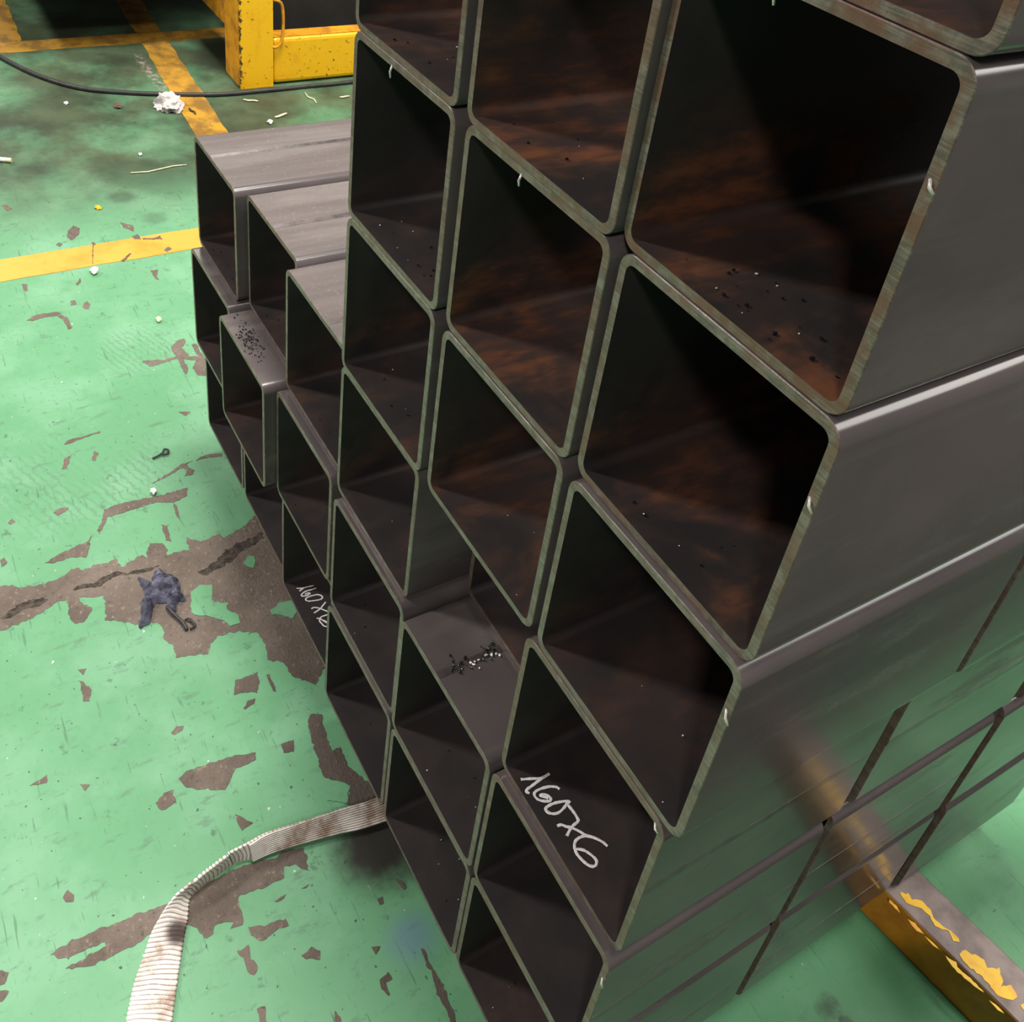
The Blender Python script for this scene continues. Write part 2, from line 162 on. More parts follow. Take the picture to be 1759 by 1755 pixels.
def mat_steel_outer():
    m = N('mill_scale_steel'); v = m.co(); w = m.rnd()
    big = m.noise(v, 9, 5, w=w); st = m.noise(m.co(scale=(20, 1.0, 20)), 3, 4, w=w); fine = m.noise(v, 380, 3, w=w)
    c = m.mix(m.ramp(big, .35, .7), (.120, .098, .096), (.085, .074, .075))
    c = m.mix(m.ramp(st, .55, .75, 0, .4), c, (.15, .125, .12))
    g = m.n('NewGeometry'); x = m.n('SeparateXYZ'); m.l(g.outputs['Normal'], x.inputs[0]); oc = m.n('SeparateColor'); m.l(m.n('ObjectInfo').outputs['Color'], oc.inputs[0]); top = m.math('MULTIPLY', m.ramp(x.outputs[2], .96, .995), oc.outputs[2])   # dust settles on upward faces
    dust = m.mix(m.ramp(fine, .60, .74, 0, .7), m.mix(m.ramp(st, .35, .65), (.075, .058, .052), (.115, .090, .080)), (.28, .23, .20))
    c = m.mix(m.math('MULTIPLY', top, .85), c, dust)
    scuff = m.math('MULTIPLY', m.ramp(m.noise(m.co(scale=(8, 2.2, 8), rot=(.35, 0, 0)), 2.2, 5, .6, w=w), .52, .68), m.ramp(st, .3, .6, .5, 1))
    c = m.mix(m.math('MULTIPLY', scuff, .55), c, (.165, .145, .132))
    r = m.math('ADD', m.math('ADD', m.ramp(big, .3, .7, .13, .19), m.ramp(st, .4, .8, 0, .07)), m.math('MULTIPLY', scuff, .16))
    r = m.math('ADD', r, m.math('MULTIPLY', top, .42))
    m.set(Base__Color=c, Metallic=.0, Roughness=r, IOR=1.65); m.bump(m.math('ADD', m.math('MULTIPLY', st, .3), m.math('MULTIPLY', fine, .2)), .05, .0006)
    return m.m
def mat_steel_rim():
    m = N('sawn_steel_rim'); v = m.co(); w = m.rnd(); oi = m.n('ObjectInfo')
    sep = m.n('SeparateColor'); m.l(oi.outputs['Color'], sep.inputs[0])
    a = m.noise(v, 55, 5, .6, w=w); f = m.noise(v, 520, 3, w=w); saw = m.noise(m.co(scale=(1, 1, 30), rot=(0, .7, 0)), 40, 3, w=w)
    c = m.mix(m.ramp(m.math('ADD', m.math('MULTIPLY', saw, .5), m.math('MULTIPLY', m.noise(v, 130, 4, .6, w=w), .5)), .40, .60), (.115, .090, .075), (.250, .200, .172))
    c = m.mix(m.math('MULTIPLY', m.ramp(a, .38, .58), sep.outputs[1]), c, (.17, .072, .045))
    c = m.mix(m.ramp(f, .60, .74, 0, .7), c, (.05, .04, .03))
    m.set(Base__Color=c, Metallic=.08, IOR=1.5, Roughness=m.ramp(a, .3, .7, .36, .52)); m.bump(m.math('ADD', f, saw), .35, .0006)
    return m.m
def mat_steel_inner():
    m = N('tube_bore_steel'); v = m.co(); w = m.rnd(); oi = m.n('ObjectInfo')
    sep = m.n('SeparateColor'); m.l(oi.outputs['Color'], sep.inputs[0])
    x = m.n('SeparateXYZ'); m.l(v, x.inputs[0])
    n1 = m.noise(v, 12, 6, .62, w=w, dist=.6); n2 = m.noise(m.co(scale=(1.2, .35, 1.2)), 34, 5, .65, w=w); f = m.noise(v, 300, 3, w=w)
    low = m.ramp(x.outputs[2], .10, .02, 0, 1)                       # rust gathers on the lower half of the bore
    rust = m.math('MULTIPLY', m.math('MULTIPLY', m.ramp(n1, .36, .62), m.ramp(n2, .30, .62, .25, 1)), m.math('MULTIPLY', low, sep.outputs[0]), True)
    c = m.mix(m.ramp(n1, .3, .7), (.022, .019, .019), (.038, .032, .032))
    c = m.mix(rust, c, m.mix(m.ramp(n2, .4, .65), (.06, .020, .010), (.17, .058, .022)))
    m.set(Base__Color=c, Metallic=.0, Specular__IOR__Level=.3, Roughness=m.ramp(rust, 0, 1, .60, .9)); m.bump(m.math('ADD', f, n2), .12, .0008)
    return m.m
def simple(name, col, rough=.6, metal=0., var=.25, scale=60, bump=.15):
    m = N(name); v = m.co(); n = m.noise(v, scale, 4, w=m.rnd())
    d = tuple(c*(1-var) for c in col); u = tuple(min(1, c*(1+var)) for c in col)
    m.set(Base__Color=m.mix(m.ramp(n, .3, .7), d, u), Roughness=rough, Metallic=metal); m.bump(n, bump, .001); return m.m
def mat_floor():
    m = N('green_floor_paint'); v = m.co('Object'); x = m.n('SeparateXYZ'); m.l(v, x.inputs[0])
    big = m.noise(v, 1.3, 4, .5); mid = m.noise(v, 7, 6, .6); fine = m.noise(v, 60, 5, .65); spk = m.noise(v, 150, 2)
    drag = m.noise(m.co(scale=(3, 1, 1), rot=(0, 0, .35)), 22, 5, .7)
    c = m.mix(m.ramp(big, .3, .7), (.108, .312, .148), (.152, .365, .196))
    c = m.mix(m.ramp(mid, .42, .68, 0, .55), c, (.22, .44, .275))
    c = m.mix(m.ramp(fine, .52, .75, 0, .45), c, (.10, .26, .135))
    c = m.mix(m.ramp(drag, .56, .70, 0, .6), c, (.09, .17, .11))
    for rz, sc in ((.5, 9), (-.25, 13), (1.3, 11)):           # fine drag scratches
        s1 = m.noise(m.co(scale=(1, 16, 1), rot=(0, 0, rz)), sc, 3, .6); c = m.mix(m.ramp(s1, .665, .70, 0, .55), c, (.055, .12, .075))
    c = m.mix(m.ramp(m.noise(v, 34, 4, .7), .63, .70, 0, .6), c, (.06, .12, .075))
    c = m.mix(m.ramp(spk, .70, .73, 0, .9), c, (.035, .06, .045))
    c = m.mix(m.ramp(m.noise(v, 95, 2), .735, .765, 0, .8), c, (.60, .66, .56))
    # oily dirt where people walk past the yellow line and by the machine
    dirt = m.math('MULTIPLY', m.ramp(x.outputs[0], -1.62, -2.05, 0, 1), m.ramp(m.noise(v, 3.2, 6, .62), .34, .58, .4, 1.))
    c = m.mix(dirt, c, m.mix(m.ramp(mid, .35, .65), (.045, .060, .036), (.080, .110, .058)))
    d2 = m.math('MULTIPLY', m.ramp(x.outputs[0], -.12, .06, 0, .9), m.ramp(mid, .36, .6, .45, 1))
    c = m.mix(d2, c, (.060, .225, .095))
    # tyre scuffs in front of the low tubes
    for cx, cy, r, sc in ((-1.02, -.17, .15, 95), (-1.30, -.02, .09, 110)):
        dd = m.n('VectorMath', _operation='DISTANCE'); m.l(v, dd.inputs[0]); dd.inputs[1].default_value = (cx, cy, 0)
        wv = m.n('TexWave', Scale=sc*.28, Distortion=5., Detail=3.); wv.inputs['Detail Scale'].default_value = 2.5; m.l(m.co(rot=(0, 0, 1.2)), wv.inputs[0])
        k = m.math('MULTIPLY', m.ramp(dd.outputs['Value'], r, r*.45, 0, .6), m.math('MULTIPLY', m.ramp(wv.outputs['Fac'], .6, 1., 0, .6), m.ramp(mid, .38, .55)))
        c = m.mix(k, c, (.10, .14, .11))
    # pale scrape beside the dirty yellow line, bluish smear by the tubes
    yy = m.math('ABSOLUTE', m.math('SUBTRACT', m.math('ADD', x.outputs[1], m.math('MULTIPLY', m.math('SUBTRACT', mid, .5), .05)), .329))
    k = m.math('MULTIPLY', m.math('MULTIPLY', m.ramp(yy, .022, .004), m.ramp(fine, .46, .60)), m.math('MULTIPLY', m.ramp(x.outputs[0], -2.68, -2.6), m.ramp(x.outputs[0], -2.36, -2.42)))
    c = m.mix(m.math('MULTIPLY', k, .8), c, (.42, .33, .28))
    dd = m.n('VectorMath', _operation='DISTANCE'); m.l(v, dd.inputs[0]); dd.inputs[1].default_value = (-.224, -.02, 0)
    c = m.mix(m.ramp(m.math('ADD', dd.outputs['Value'], m.math('MULTIPLY', m.math('SUBTRACT', mid, .5), .05)), .038, .0, 0, .75), c, (.14, .25, .30))
    # oil stains, and soft dark spots under the stack by the strap
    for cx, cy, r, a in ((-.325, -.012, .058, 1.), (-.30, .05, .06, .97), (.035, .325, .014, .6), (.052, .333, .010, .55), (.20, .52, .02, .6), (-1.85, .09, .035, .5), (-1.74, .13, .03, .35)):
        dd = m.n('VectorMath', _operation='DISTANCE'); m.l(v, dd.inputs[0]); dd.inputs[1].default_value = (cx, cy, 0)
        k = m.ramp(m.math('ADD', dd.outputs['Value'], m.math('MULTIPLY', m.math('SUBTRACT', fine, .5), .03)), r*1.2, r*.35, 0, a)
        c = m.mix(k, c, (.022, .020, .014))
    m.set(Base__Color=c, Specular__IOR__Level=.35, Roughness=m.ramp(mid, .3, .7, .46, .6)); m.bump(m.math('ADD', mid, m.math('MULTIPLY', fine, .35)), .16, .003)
    return m.m
def mat_concrete():
    m = N('bare_concrete'); v = m.co(); a = m.noise(v, 14, 6, .6); f = m.noise(v, 130, 5, .7); p = m.noise(v, 260, 2)
    c = m.mix(m.ramp(a, .3, .7), (.120, .092, .073), (.190, .150, .122))
    c = m.mix(m.ramp(f, .56, .72, 0, .7), c, (.42, .33, .25)); c = m.mix(m.ramp(f, .44, .30, 0, .75), c, (.065, .048, .036))
    x = m.n('SeparateXYZ'); m.l(v, x.inputs[0])
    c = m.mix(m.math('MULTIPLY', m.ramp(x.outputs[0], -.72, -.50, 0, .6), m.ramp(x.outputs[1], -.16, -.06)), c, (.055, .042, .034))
    m.set(Base__Color=c, Roughness=.85); m.bump(m.math('ADD', f, m.math('MULTIPLY', p, .5)), .7, .003); return m.m
def mat_yellow(name, clean, dirty, k=(.45, .66), rust=.62, scale=14, rough=.42, edge=None):
    m = N(name); v = m.co(); a = m.noise(v, scale, 6, .62); f = m.noise(v, scale*7, 4, .7); s = m.noise(m.co(scale=(1, 1, .15)), scale*3, 4)
    c = m.mix(m.ramp(a, k[0], k[1]), clean, dirty); c = m.mix(m.ramp(s, .55, .75, 0, .35), c, dirty)
    if edge is not None:                                       # paint knocked off along the post's corner
        x = m.n('SeparateXYZ'); m.l(v, x.inputs[0]); near = m.ramp(m.math('ABSOLUTE', m.math('SUBTRACT', x.outputs[1], edge)), .012, .0, 0, .17)
        f = m.math('ADD', f, near)
    c = m.mix(m.ramp(f, rust, rust+.05, 0, .95), c, (.035, .022, .014))
    m.set(Base__Color=c, Roughness=rough); m.bump(m.math('ADD', a, f), .2, .001); return m.m
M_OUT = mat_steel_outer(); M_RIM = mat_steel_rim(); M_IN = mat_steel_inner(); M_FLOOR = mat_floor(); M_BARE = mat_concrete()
M_SEAM = simple('weld_seam_steel', (.17, .145, .14), .24, .6, .3, 90)
M_TAPE = mat_yellow('yellow_line_paint', (.74, .37, .055), (.62, .28, .03), rust=.70, scale=8, rough=.5)
M_TAPE_OLD = mat_yellow('dirty_yellow_line_paint', (.55, .29, .03), (.26, .14, .03), k=(.40, .62), rust=.66, scale=16, rough=.55)
M_FRAME = mat_yellow('yellow_frame_paint', (.95, .52, .010), (.80, .36, .006), k=(.5, .8), rust=.625, scale=13, rough=.38, edge=-.040)
M_FRAME_DULL = mat_yellow('worn_yellow_frame_paint', (.80, .36, .012), (.42, .17, .02), k=(.42, .7), rust=.64, scale=20, rough=.55)
M_FLAKE = mat_yellow('yellow_paint_flakes', (.85, .50, .01), (.72, .32, .01), k=(.45, .6), rust=.72, scale=22)
M_BARSIDE = mat_yellow('dirty_amber_bar_paint', (.85, .30, .012), (.60, .19, .010), k=(.4, .65), rust=.70, scale=18, rough=.4)
M_BARTOP = simple('worn_bar_top', (.20, .16, .145), .55, .25, .3, 40)
M_CHALK = simple('white_chalk', (.82, .78, .78), .9, 0, .15, 700, .4)
M_BLACK = simple('black_rubber', (.035, .033, .032), .5, 0, .3, 80)
M_DARK = simple('dark_machine_void', (.012, .011, .010), .85, 0, .3, 12)  # near-black so the void behind the foot rail stays dark
M_CRUMB = simple('black_scale', (.02, .02, .022), .25, .4, .4, 300)
M_SHINE = simple('bright_shaving', (.80, .74, .70), .35, .35, .15, 300)
M_PAPER = simple('white_tissue', (.64, .59, .57), .85, 0, .2, 60)
M_PALE = simple('pale_offcut', (.72, .66, .45), .6, 0, .2, 120)
M_WHITE = simple('white_paper', (.82, .80, .74), .7, 0, .1, 120)
M_RAG = simple('blue_black_rag', (.085, .085, .125), .75, 0, .75, 70, .5)
M_CRACK = simple('dark_crack_grit', (.055, .042, .032), .9, 0, .7, 160, .8)
M_BROWN = simple('rusty_brown', (.16, .09, .06), .8, 0, .4, 80)

# ------------------------------------------------------------------ the setting: floor, bare patches, painted lines
bm = bmesh.new(); add_box(bm, -6, 4, -4, 6, -.05, 0)
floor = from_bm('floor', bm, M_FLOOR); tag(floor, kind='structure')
bm = bmesh.new(); add_box(bm, -6, 4, 6, 6.1, 0, 6.5)
tag(from_bm('wall_rear', bm, simple('hall_wall', (.30, .29, .27), .9, 0, .2, 3)), kind='structure')
for i, p in enumerate(BARE): flat_poly('bare_patch', p, 0, M_BARE, floor, .0005 if i else .0004, .005 if i == 0 else .0035, .0016 if i == 0 else .0011, i*3.1)
for i, p in enumerate(CRACK): flat_poly('crack', p, .0004, M_CRACK, floor, .0005, .003, .0028, 30+i)
for i, p in enumerate(ISL): flat_poly('paint_island', p, .0004, M_FLOOR, floor, .0007, .004, .001, i*5.)
def line(poly, mat, seed, amp=.0022): flat_poly('yellow_line', poly, 0, mat, floor, .0011, .009, amp, seed)
line([(-1.672, -1.2), (-1.672, 1.6), (-1.594, 1.6), (-1.594, -1.2)], M_TAPE, 1.)
line([(-2.735, .360), (-1.55, .292), (-1.55, .375), (-2.735, .436)], M_TAPE_OLD, 4., .003)
line([(-4.2, .43), (-2.81, .365), (-2.81, .438), (-4.2, .50)], M_TAPE_OLD, 6., .003)
line([(-2.81, -.02), (-2.81, 1.6), (-2.733, 1.6), (-2.733, -.02)], M_TAPE_OLD, 8., .003)
line([(-4.2, .11), (-2.811, .055), (-2.811, -.03), (-4.2, .02)], M_TAPE_OLD, 9., .003)
for i, p in enumerate(TBARE): flat_poly('line_chip', p, .0011, M_BROWN if i > 1 else M_BARE, floor, .0005, .004, .0012, 50+i)

# ------------------------------------------------------------------ square tubes
TS, TT, TR = .160, .006, .0115
def ring(half, r, seg=6):
    out = []
    for cx, cz, a0 in ((1, 1, 0), (-1, 1, 90), (-1, -1, 180), (1, -1, 270)):
        for k in range(seg+1):
            a = math.radians(a0+90*k/seg); n = Vector((math.cos(a), 0, math.sin(a)))
            out.append((Vector((cx*(half-r), 0, cz*(half-r)+TS/2))+n*r, n))
    return out
TUBES = {}
def tube_mesh(L):
    L = round(L, 3)
    if L in TUBES: return TUBES[L]
    O = ring(TS/2, TR); I = ring(TS/2-TT, TR-TT+.0005); n = len(O)
    vs, fs, nm, mi = [], [], [], []
    def add(quads, mat):
        for q in quads:
            b = len(vs); vs.extend(p for p, _ in q); fs.append(tuple(range(b, b+4))); nm.extend(k for _, k in q); mi.append(mat)
    Y = Vector((0, 1, 0)); ch = .0005
    def at(p, y): return p+Y*y
    for k in range(n):
        j = (k+1) % n; (o0, a0), (o1, a1) = O[k], O[j]; (i0, b0), (i1, b1) = I[k], I[j]
        add([[(at(o0, ch), a0), (at(o0, L), a0), (at(o1, L), a1), (at(o1, ch), a1)]], 0)
        c0, c1 = (a0-Y).normalized(), (a1-Y).normalized()
        add([[(at(o0-a0*ch, 0), c0), (at(o0, ch), c0), (at(o1, ch), c1), (at(o1-a1*ch, 0), c1)]], 1)
        add([[(at(o0-a0*ch, 0), -Y), (at(o1-a1*ch, 0), -Y), (at(i1, 0), -Y), (at(i0, 0), -Y)]], 1)
        add([[(at(o0, L), Y), (at(i0, L), Y), (at(i1, L), Y), (at(o1, L), Y)]], 1)
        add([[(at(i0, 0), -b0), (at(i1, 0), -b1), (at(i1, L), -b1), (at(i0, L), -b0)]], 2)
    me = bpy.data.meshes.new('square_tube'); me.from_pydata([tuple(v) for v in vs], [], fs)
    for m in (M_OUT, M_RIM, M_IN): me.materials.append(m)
    for p, m in zip(me.polygons, mi): p.material_index = m; p.use_smooth = True
    me.normals_split_custom_set([tuple(x) for x in nm]); me.update()
    TUBES[L] = me; return me
def bar_mesh(x0, x1, y0, y1, z0, z1, mat, name):
    bm = bmesh.new(); add_box(bm, x0, x1, y0, y1, z0, z1, .0002); me = bpy.data.meshes.new(name); bm.to_mesh(me); bm.free(); me.materials.append(mat); return me
GROUP = 'square steel tubes of the stack'
XR = {'A': 0., 'B': -.1637, 'C': -.3358, 'D': -.5087, 'E': -.6762, 'F': -.8425}
ZC = {'A': -.0008, 'B': .002, 'C': -.0012, 'D': .0006, 'E': -.0002, 'F': -.0004}
T = {}
def tube(col, row, dx, dy, L, rust, rimrust, label, seam=None, slot=''):
    z = FH+(6-row)*.1602
    o = mesh_obj('square_tube', tube_mesh(L), None, (XR[col]-.08+dx*.001, dy*.001, z))
    o.color = (rust, rimrust, 1 if col in 'DEF' and row == 4 else .12 if col in 'DE' else 0, 1); tag(o, label, 'steel tube', GROUP); T[col+str(row)+slot] = o
    if seam:
        side, off = seam
        if side == 'top': me = bar_mesh(off-.004, off+.004, .0006, L-.001, TS-.00005, TS+.00025, M_SEAM, 'weld_seam')
        else: me = bar_mesh(.07995, .08025, .0006, L-.001, off-.004, off+.004, M_SEAM, 'weld_seam')
        mesh_obj('weld_seam', me, o)
    return o
# tall columns: A nearest, B second, C third
tube('A', 0, 0, 6, .236, .9, .9, 'square steel tube cut off by the upper right corner, only its lower corner in view')
tube('A', 1, -2.4, 5, .40, 1., .8, 'large rust-lined square steel tube at upper right, highest whole mouth of nearest column')
tube('A', 2, 1.5, 4, .24, .75, .6, 'square steel tube in nearest column, directly below the large rust-lined one')
tube('A', 3, 3.5, 0, .250, .25, .3, 'dark square steel tube in nearest column, right above the chalk-marked one')
tube('A', 4, -6, -1, .2155, 0.12, .5, 'square steel tube with large chalk 160X6 on its floor, nearest column', ('side', .088))
tube('A', 5, -4.5, -8, .2115, 0.06, .5, 'square steel tube in nearest column, right below the large chalk mark', ('side', .072))
tube('A', 6, -4.8, -8, .2125, 0.21, .5, 'lowest square steel tube of nearest column, mouth cut by bottom edge of photo', ('side', .06))
tube('B', 1, 0, 0, .212, 1., .6, 'rust-lined square steel tube in second column, its top cut by the upper edge')
tube('B', 2, 0, 1, .212, .9, .5, 'square steel tube in second column with rust band on back wall, second down')
tube('B', 3, 0, 0, .212, .6, .25, 'square steel tube in second column overhanging the set-back dark tube')
tube('B', 4, -4, 58, .15, 0.24, .4, 'set-back square steel tube deep in the dark slot of second column')
tube('B', 5, -3, -9, .212, 0.06, .3, 'square steel tube in second column right under the set-back tube, scarred top', ('top', -.012))
tube('B', 6, -1.6, -9, .212, 0.06, .25, 'lowest square steel tube of second column, over the dark floor spot')
tube('C', 1, 0, 0, .212, .55, .5, 'square steel tube of third column at top edge, its left side before yellow frame')
tube('C', 2, 0, 0, .212, .2, .4, 'dark square steel tube of third column, second down, left of rust-band tube')
tube('C', 3, 0, 0, .212, .45, .15, 'square steel tube of third column with green-edged rim, third down')
tube('C', 4, -3.5, 2, .212, 0.30, .3, 'square steel tube of third column, set on the tube with a bright scraped top edge')
tube('C', 5, 5, -4.6, .212, 0.09, .3, 'square steel tube of third column with bright scraped top edge, second from bottom')
tube('C', 6, 5.5, -7.3, .212, 0.06, .3, 'lowest square steel tube of third column, left of webbing strap end')
# low columns: D next to the tall columns, E middle, F far left
tube('D', 4, -4, 13.4, .215, 0.30, .2, 'top square steel tube of low stack, the one tucked against the tall columns', ('top', .03))
tube('D', 5, -3.6, 2.5, .215, 0.18, .4, 'middle square steel tube of low stack, next to the tall columns, smeared top edge')
tube('D', 6, 4, 6.2, .215, 0.06, .2, 'bottom square steel tube of low stack with small chalk 160X6 on its floor')
tube('E', 4, -2, 28.4, .215, 0.30, .4, 'set-back top square steel tube in the middle of the low stack', ('top', .005))
tube('E', 5, -.8, -10.5, .215, 0.27, .4, 'jutting square steel tube of low stack with black crumbs on its top')
tube('E', 6, 2.3, 14.4, .215, 0.06, .2, 'bottom square steel tube of low stack under the jutting one')
tube('F', 4, -3.2, 16.9, .215, 0.24, .4, 'top square steel tube at far left end of the low stack, broad grey top', ('top', -.012))
tube('F', 5, 2.3, 3.5, .215, 0.18, .3, 'middle square steel tube at far left end of the low stack')
tube('F', 6, .8, 15.4, .215, 0.06, .2, 'bottom square steel tube at far left end of the low stack')
# second and third lengths, butted behind the nearest column
tube('A', 2, 1.5, 252, .212, .5, .5, 'square steel tube butted behind nearest column, hidden but for its dark mouth inside', None, 'b')
tube('A', 3, 3.5, 260, .212, .2, .4, 'green-reflecting square steel tube butted behind nearest column at right edge of photo', None, 'b')
tube('A', 4, -6, 231, .203, 0.12, .4, 'square steel tube butted behind the chalk-marked one, outer side scuffed orange', ('side', .088), 'b')
tube('A', 5, -4.5, 214, .207, 0.12, .4, 'second-length square steel tube with scuffed grey side above the yellow support bar', ('side', .07), 'b')
tube('A', 6, -4.8, 216, .210, 0.12, .4, 'second-length square steel tube lying directly on the yellow support bar', ('side', .06), 'b')
tube('A', 4, -4, 450, .2, 0.12, .4, 'third-length square steel tube at right edge, highest of its short column', None, 'c')
tube('A', 5, -3, 434, .2, 0.12, .4, 'third-length square steel tube at right edge, middle of its short column', None, 'c')
tube('A', 6, -2, 441, .2, 0.12, .4, 'third-length square steel tube at right edge, lowest, behind the yellow support bar', None, 'c')
# chalk lettering: real strokes lying on the tube floors
def chalk(strokes, parent, r):
    bm = bmesh.new(); px, py, pz = parent.location
    for s in strokes:
        pts = [p for p in spline([(x-px, y-py, TT+.0003) for x, y in s], 5)]
        rings = []
        for i, p in enumerate(pts):
            t = (pts[min(i+1, len(pts)-1)]-pts[max(i-1, 0)]).normalized(); a = t.cross(Vector((0, 0, 1)))
            rr = r*(.85+.3*noise.noise(p*900))
            rings.append((bm.verts.new(p+a*rr), bm.verts.new(p+Vector((0, 0, r*.35))), bm.verts.new(p-a*rr)))
        for A, B in zip(rings, rings[1:]):
            for k in (0, 1): bm.faces.new((A[k], B[k], B[k+1], A[k+1]))
    bmesh.ops.recalc_face_normals(bm, faces=bm.faces)
    tag(from_bm('chalk_marking', bm, M_CHALK, parent, smooth=True), 'white chalk lettering 160X6')
chalk(T1, T['A4'], .00125); chalk(T2, T['D6'], .0011)
# burrs left by the saw on the rims
def burr(key, x, z, dx, dz, ln, r=.0009):
    ln *= .75
    bm = bmesh.new(); add_tube(bm, [(x, .0005, z), (x+dx*ln*.5, -.0015, z+dz*ln*.5), (x+dx*ln, -.001, z+dz*ln)], [r, r*.9, r*.7], 6)
    tag(from_bm('burr', bm, M_SHINE, T[key], smooth=True), 'bright saw burr')
burr('C2', -.015, .155, .1, -1, .012); burr('B2', -.012, .155, .1, -1, .010); burr('A2', .075, .118, .55, -.7, .011)
burr('A3', .076, .128, .55, -.8, .012); burr('A4', .070, .154, .9, -.4, .008); burr('A1', -.02, .156, .2, -1, .011); burr('A5', .077, .135, .5, -.8, .010); burr('A1', .076, .115, .6, -.6, .009)

# ------------------------------------------------------------------ support bars under the stack
def bar_along(name, p0, p1, width, h, mats, label):
    a = Vector((*p0, 0)); b = Vector((*p1, 0)); L = (b-a).length; o = empty(name, a); o.rotation_euler = (0, 0, math.atan2(b.y-a.y, b.x-a.x))
    bm = bmesh.new(); add_box(bm, 0, L, 0, width, 0, h, .0025)
    body = from_bm('bar_body', bm, mats, o)
    for p in body.data.polygons: p.material_index = 1 if p.normal.z > .6 else 0
    return tag(o, label, 'support bar')
ybar = bar_along('yellow_support_bar', (-1.3, .240), (.196, .4608), .0505, FH-.0002, [M_BARSIDE, M_BARTOP], 'amber painted steel bar under the stack, yellow flakes on its worn top')
inv = Matrix.Translation(ybar.location) @ ybar.rotation_euler.to_matrix().to_4x4(); inv = inv.inverted()
for i, p in enumerate(FLAKES):
    q = [(lambda v: (v.x, v.y))(inv @ Vector((x, y, 0))) for x, y in p]
    flat_poly('paint_flake', q, FH-.0002, M_FLAKE, ybar, .0006, .003, .0012, 80+i)
bm = bmesh.new(); add_box(bm, -1.03, -.02, .075, .125, 0, FH-.0002, .003)
tag(from_bm('rusty_support_bar', bm, M_BROWN), 'rusty dark bar in shadow under the front of the stack', 'support bar')

# low platform added beyond the right edge to tone the tube-side reflections grey-brown
pl = empty('reflection_platform', (.9, 1.7, 0)); tag(pl, 'low brown-grey platform added unseen just right of the view for the tube sides to mirror', 'platform')
M_PLAT = simple('reflection_platform_brown', (.048, .040, .037), .8, 0, .35, 5)
bm = bmesh.new(); add_box(bm, .20-.9, .75, -.06-1.7, 1.9, .02, .33, .004); from_bm('reflection_deck', bm, M_PLAT, pl)
for x in (-.66, .7):
    for y in (-1.72, 1.8):
        bm = bmesh.new(); add_box(bm, x-.03, x+.03, y-.03, y+.03, 0, .02); from_bm('foot', bm, M_PLAT, pl)

# ------------------------------------------------------------------ yellow machine frame
fr = empty('machine_frame', (-2.4, .56, 0)); tag(fr, 'yellow painted steel machine frame with post and low foot rail at top left', 'machine')
def part(name, boxes, mat, bev=.004, parent=fr):
    bm = bmesh.new()
    for b in boxes: add_box(bm, *b, bev)
    ox = Vector(parent.location) if parent == fr else Vector()
    bmesh.ops.translate(bm, verts=bm.verts, vec=-ox); return from_bm(name, bm, mat, parent)
part('post', [(-2.467, -2.351, .517, .606, 0, .33)], M_FRAME_DULL, .012)
part('post_cover_plate', [(-2.3505, -2.343, .520, .612, .0, .33)], M_FRAME, .002)
part('foot_rail', [(-2.415, -2.352, .6125, 1.7, .004, .134)], M_FRAME, .012)
part('rail_top_wear', [(-2.408, -2.358, .6127, 1.69, .1341, .1350)], M_FRAME_DULL, .0004)
part('side_rail', [(-4.2, -2.468, .519, .60, .137, .318)], M_FRAME_DULL, .006)
part('shade_apron', [(-2.684, -2.66, .02, .515, .185, .3315), (-4.4, -2.684, .02, .04, .165, .3315)], M_DARK, .002)  # unseen boards added to keep light off the floor under the bed
part('bed', [(-4.4, -2.66, .02, 2.6, .332, .95)], M_DARK, .01)  # unseen bed, placed to shade the floor below it
part('void_panel', [(-2.53, -2.51, .605, 2.4, .0, .331)], M_DARK, .002)  # dark panel added to make the void behind the foot rail black
bm = bmesh.new(); add_tube(bm, spline([(-2.347, .609, .112), (-2.343, .622, .113), (-2.342, .634, .128), (-2.342, .6385, .16), (-2.342, .6385, .205), (-2.343, .632, .233), (-2.347, .609, .242)], 5), .0042, 8)
bmesh.ops.translate(bm, verts=bm.verts, vec=-Vector(fr.location)); from_bm('pull_handle', bm, M_FRAME_DULL, fr, smooth=True)

# ------------------------------------------------------------------ loose things on the floor
bm = bmesh.new(); add_tube(bm, spline([(x, y, .0062) for x, y in CABLE], 6), .006, 8)
tag(from_bm('cable', bm, M_BLACK, smooth=True), 'black rubber cable curving over the floor in front of the yellow frame', 'cable')
def mat_strap():
    m = N('dirty_webbing'); v = m.co(); a = m.noise(v, 26, 5, .6); f = m.noise(v, 260, 4, .7)
    at = m.n('Attribute', _attribute_name='rib'); ribv = at.outputs['Fac']
    c = m.mix(m.ramp(a, .47, .70), (.84, .77, .71), (.34, .22, .15))
    c = m.mix(m.ramp(ribv, .35, .05, 0, .75), c, (.085, .05, .035)); c = m.mix(m.ramp(f, .55, .7, 0, .5), c, (.80, .74, .68))
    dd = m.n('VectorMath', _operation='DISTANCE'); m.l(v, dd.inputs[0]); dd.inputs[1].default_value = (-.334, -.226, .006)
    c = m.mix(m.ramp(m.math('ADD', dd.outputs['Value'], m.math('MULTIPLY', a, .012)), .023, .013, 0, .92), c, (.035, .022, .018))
    m.set(Base__Color=c, Roughness=.75); m.bump(f, .4, .001); return m.m
M_STRAP = mat_strap()
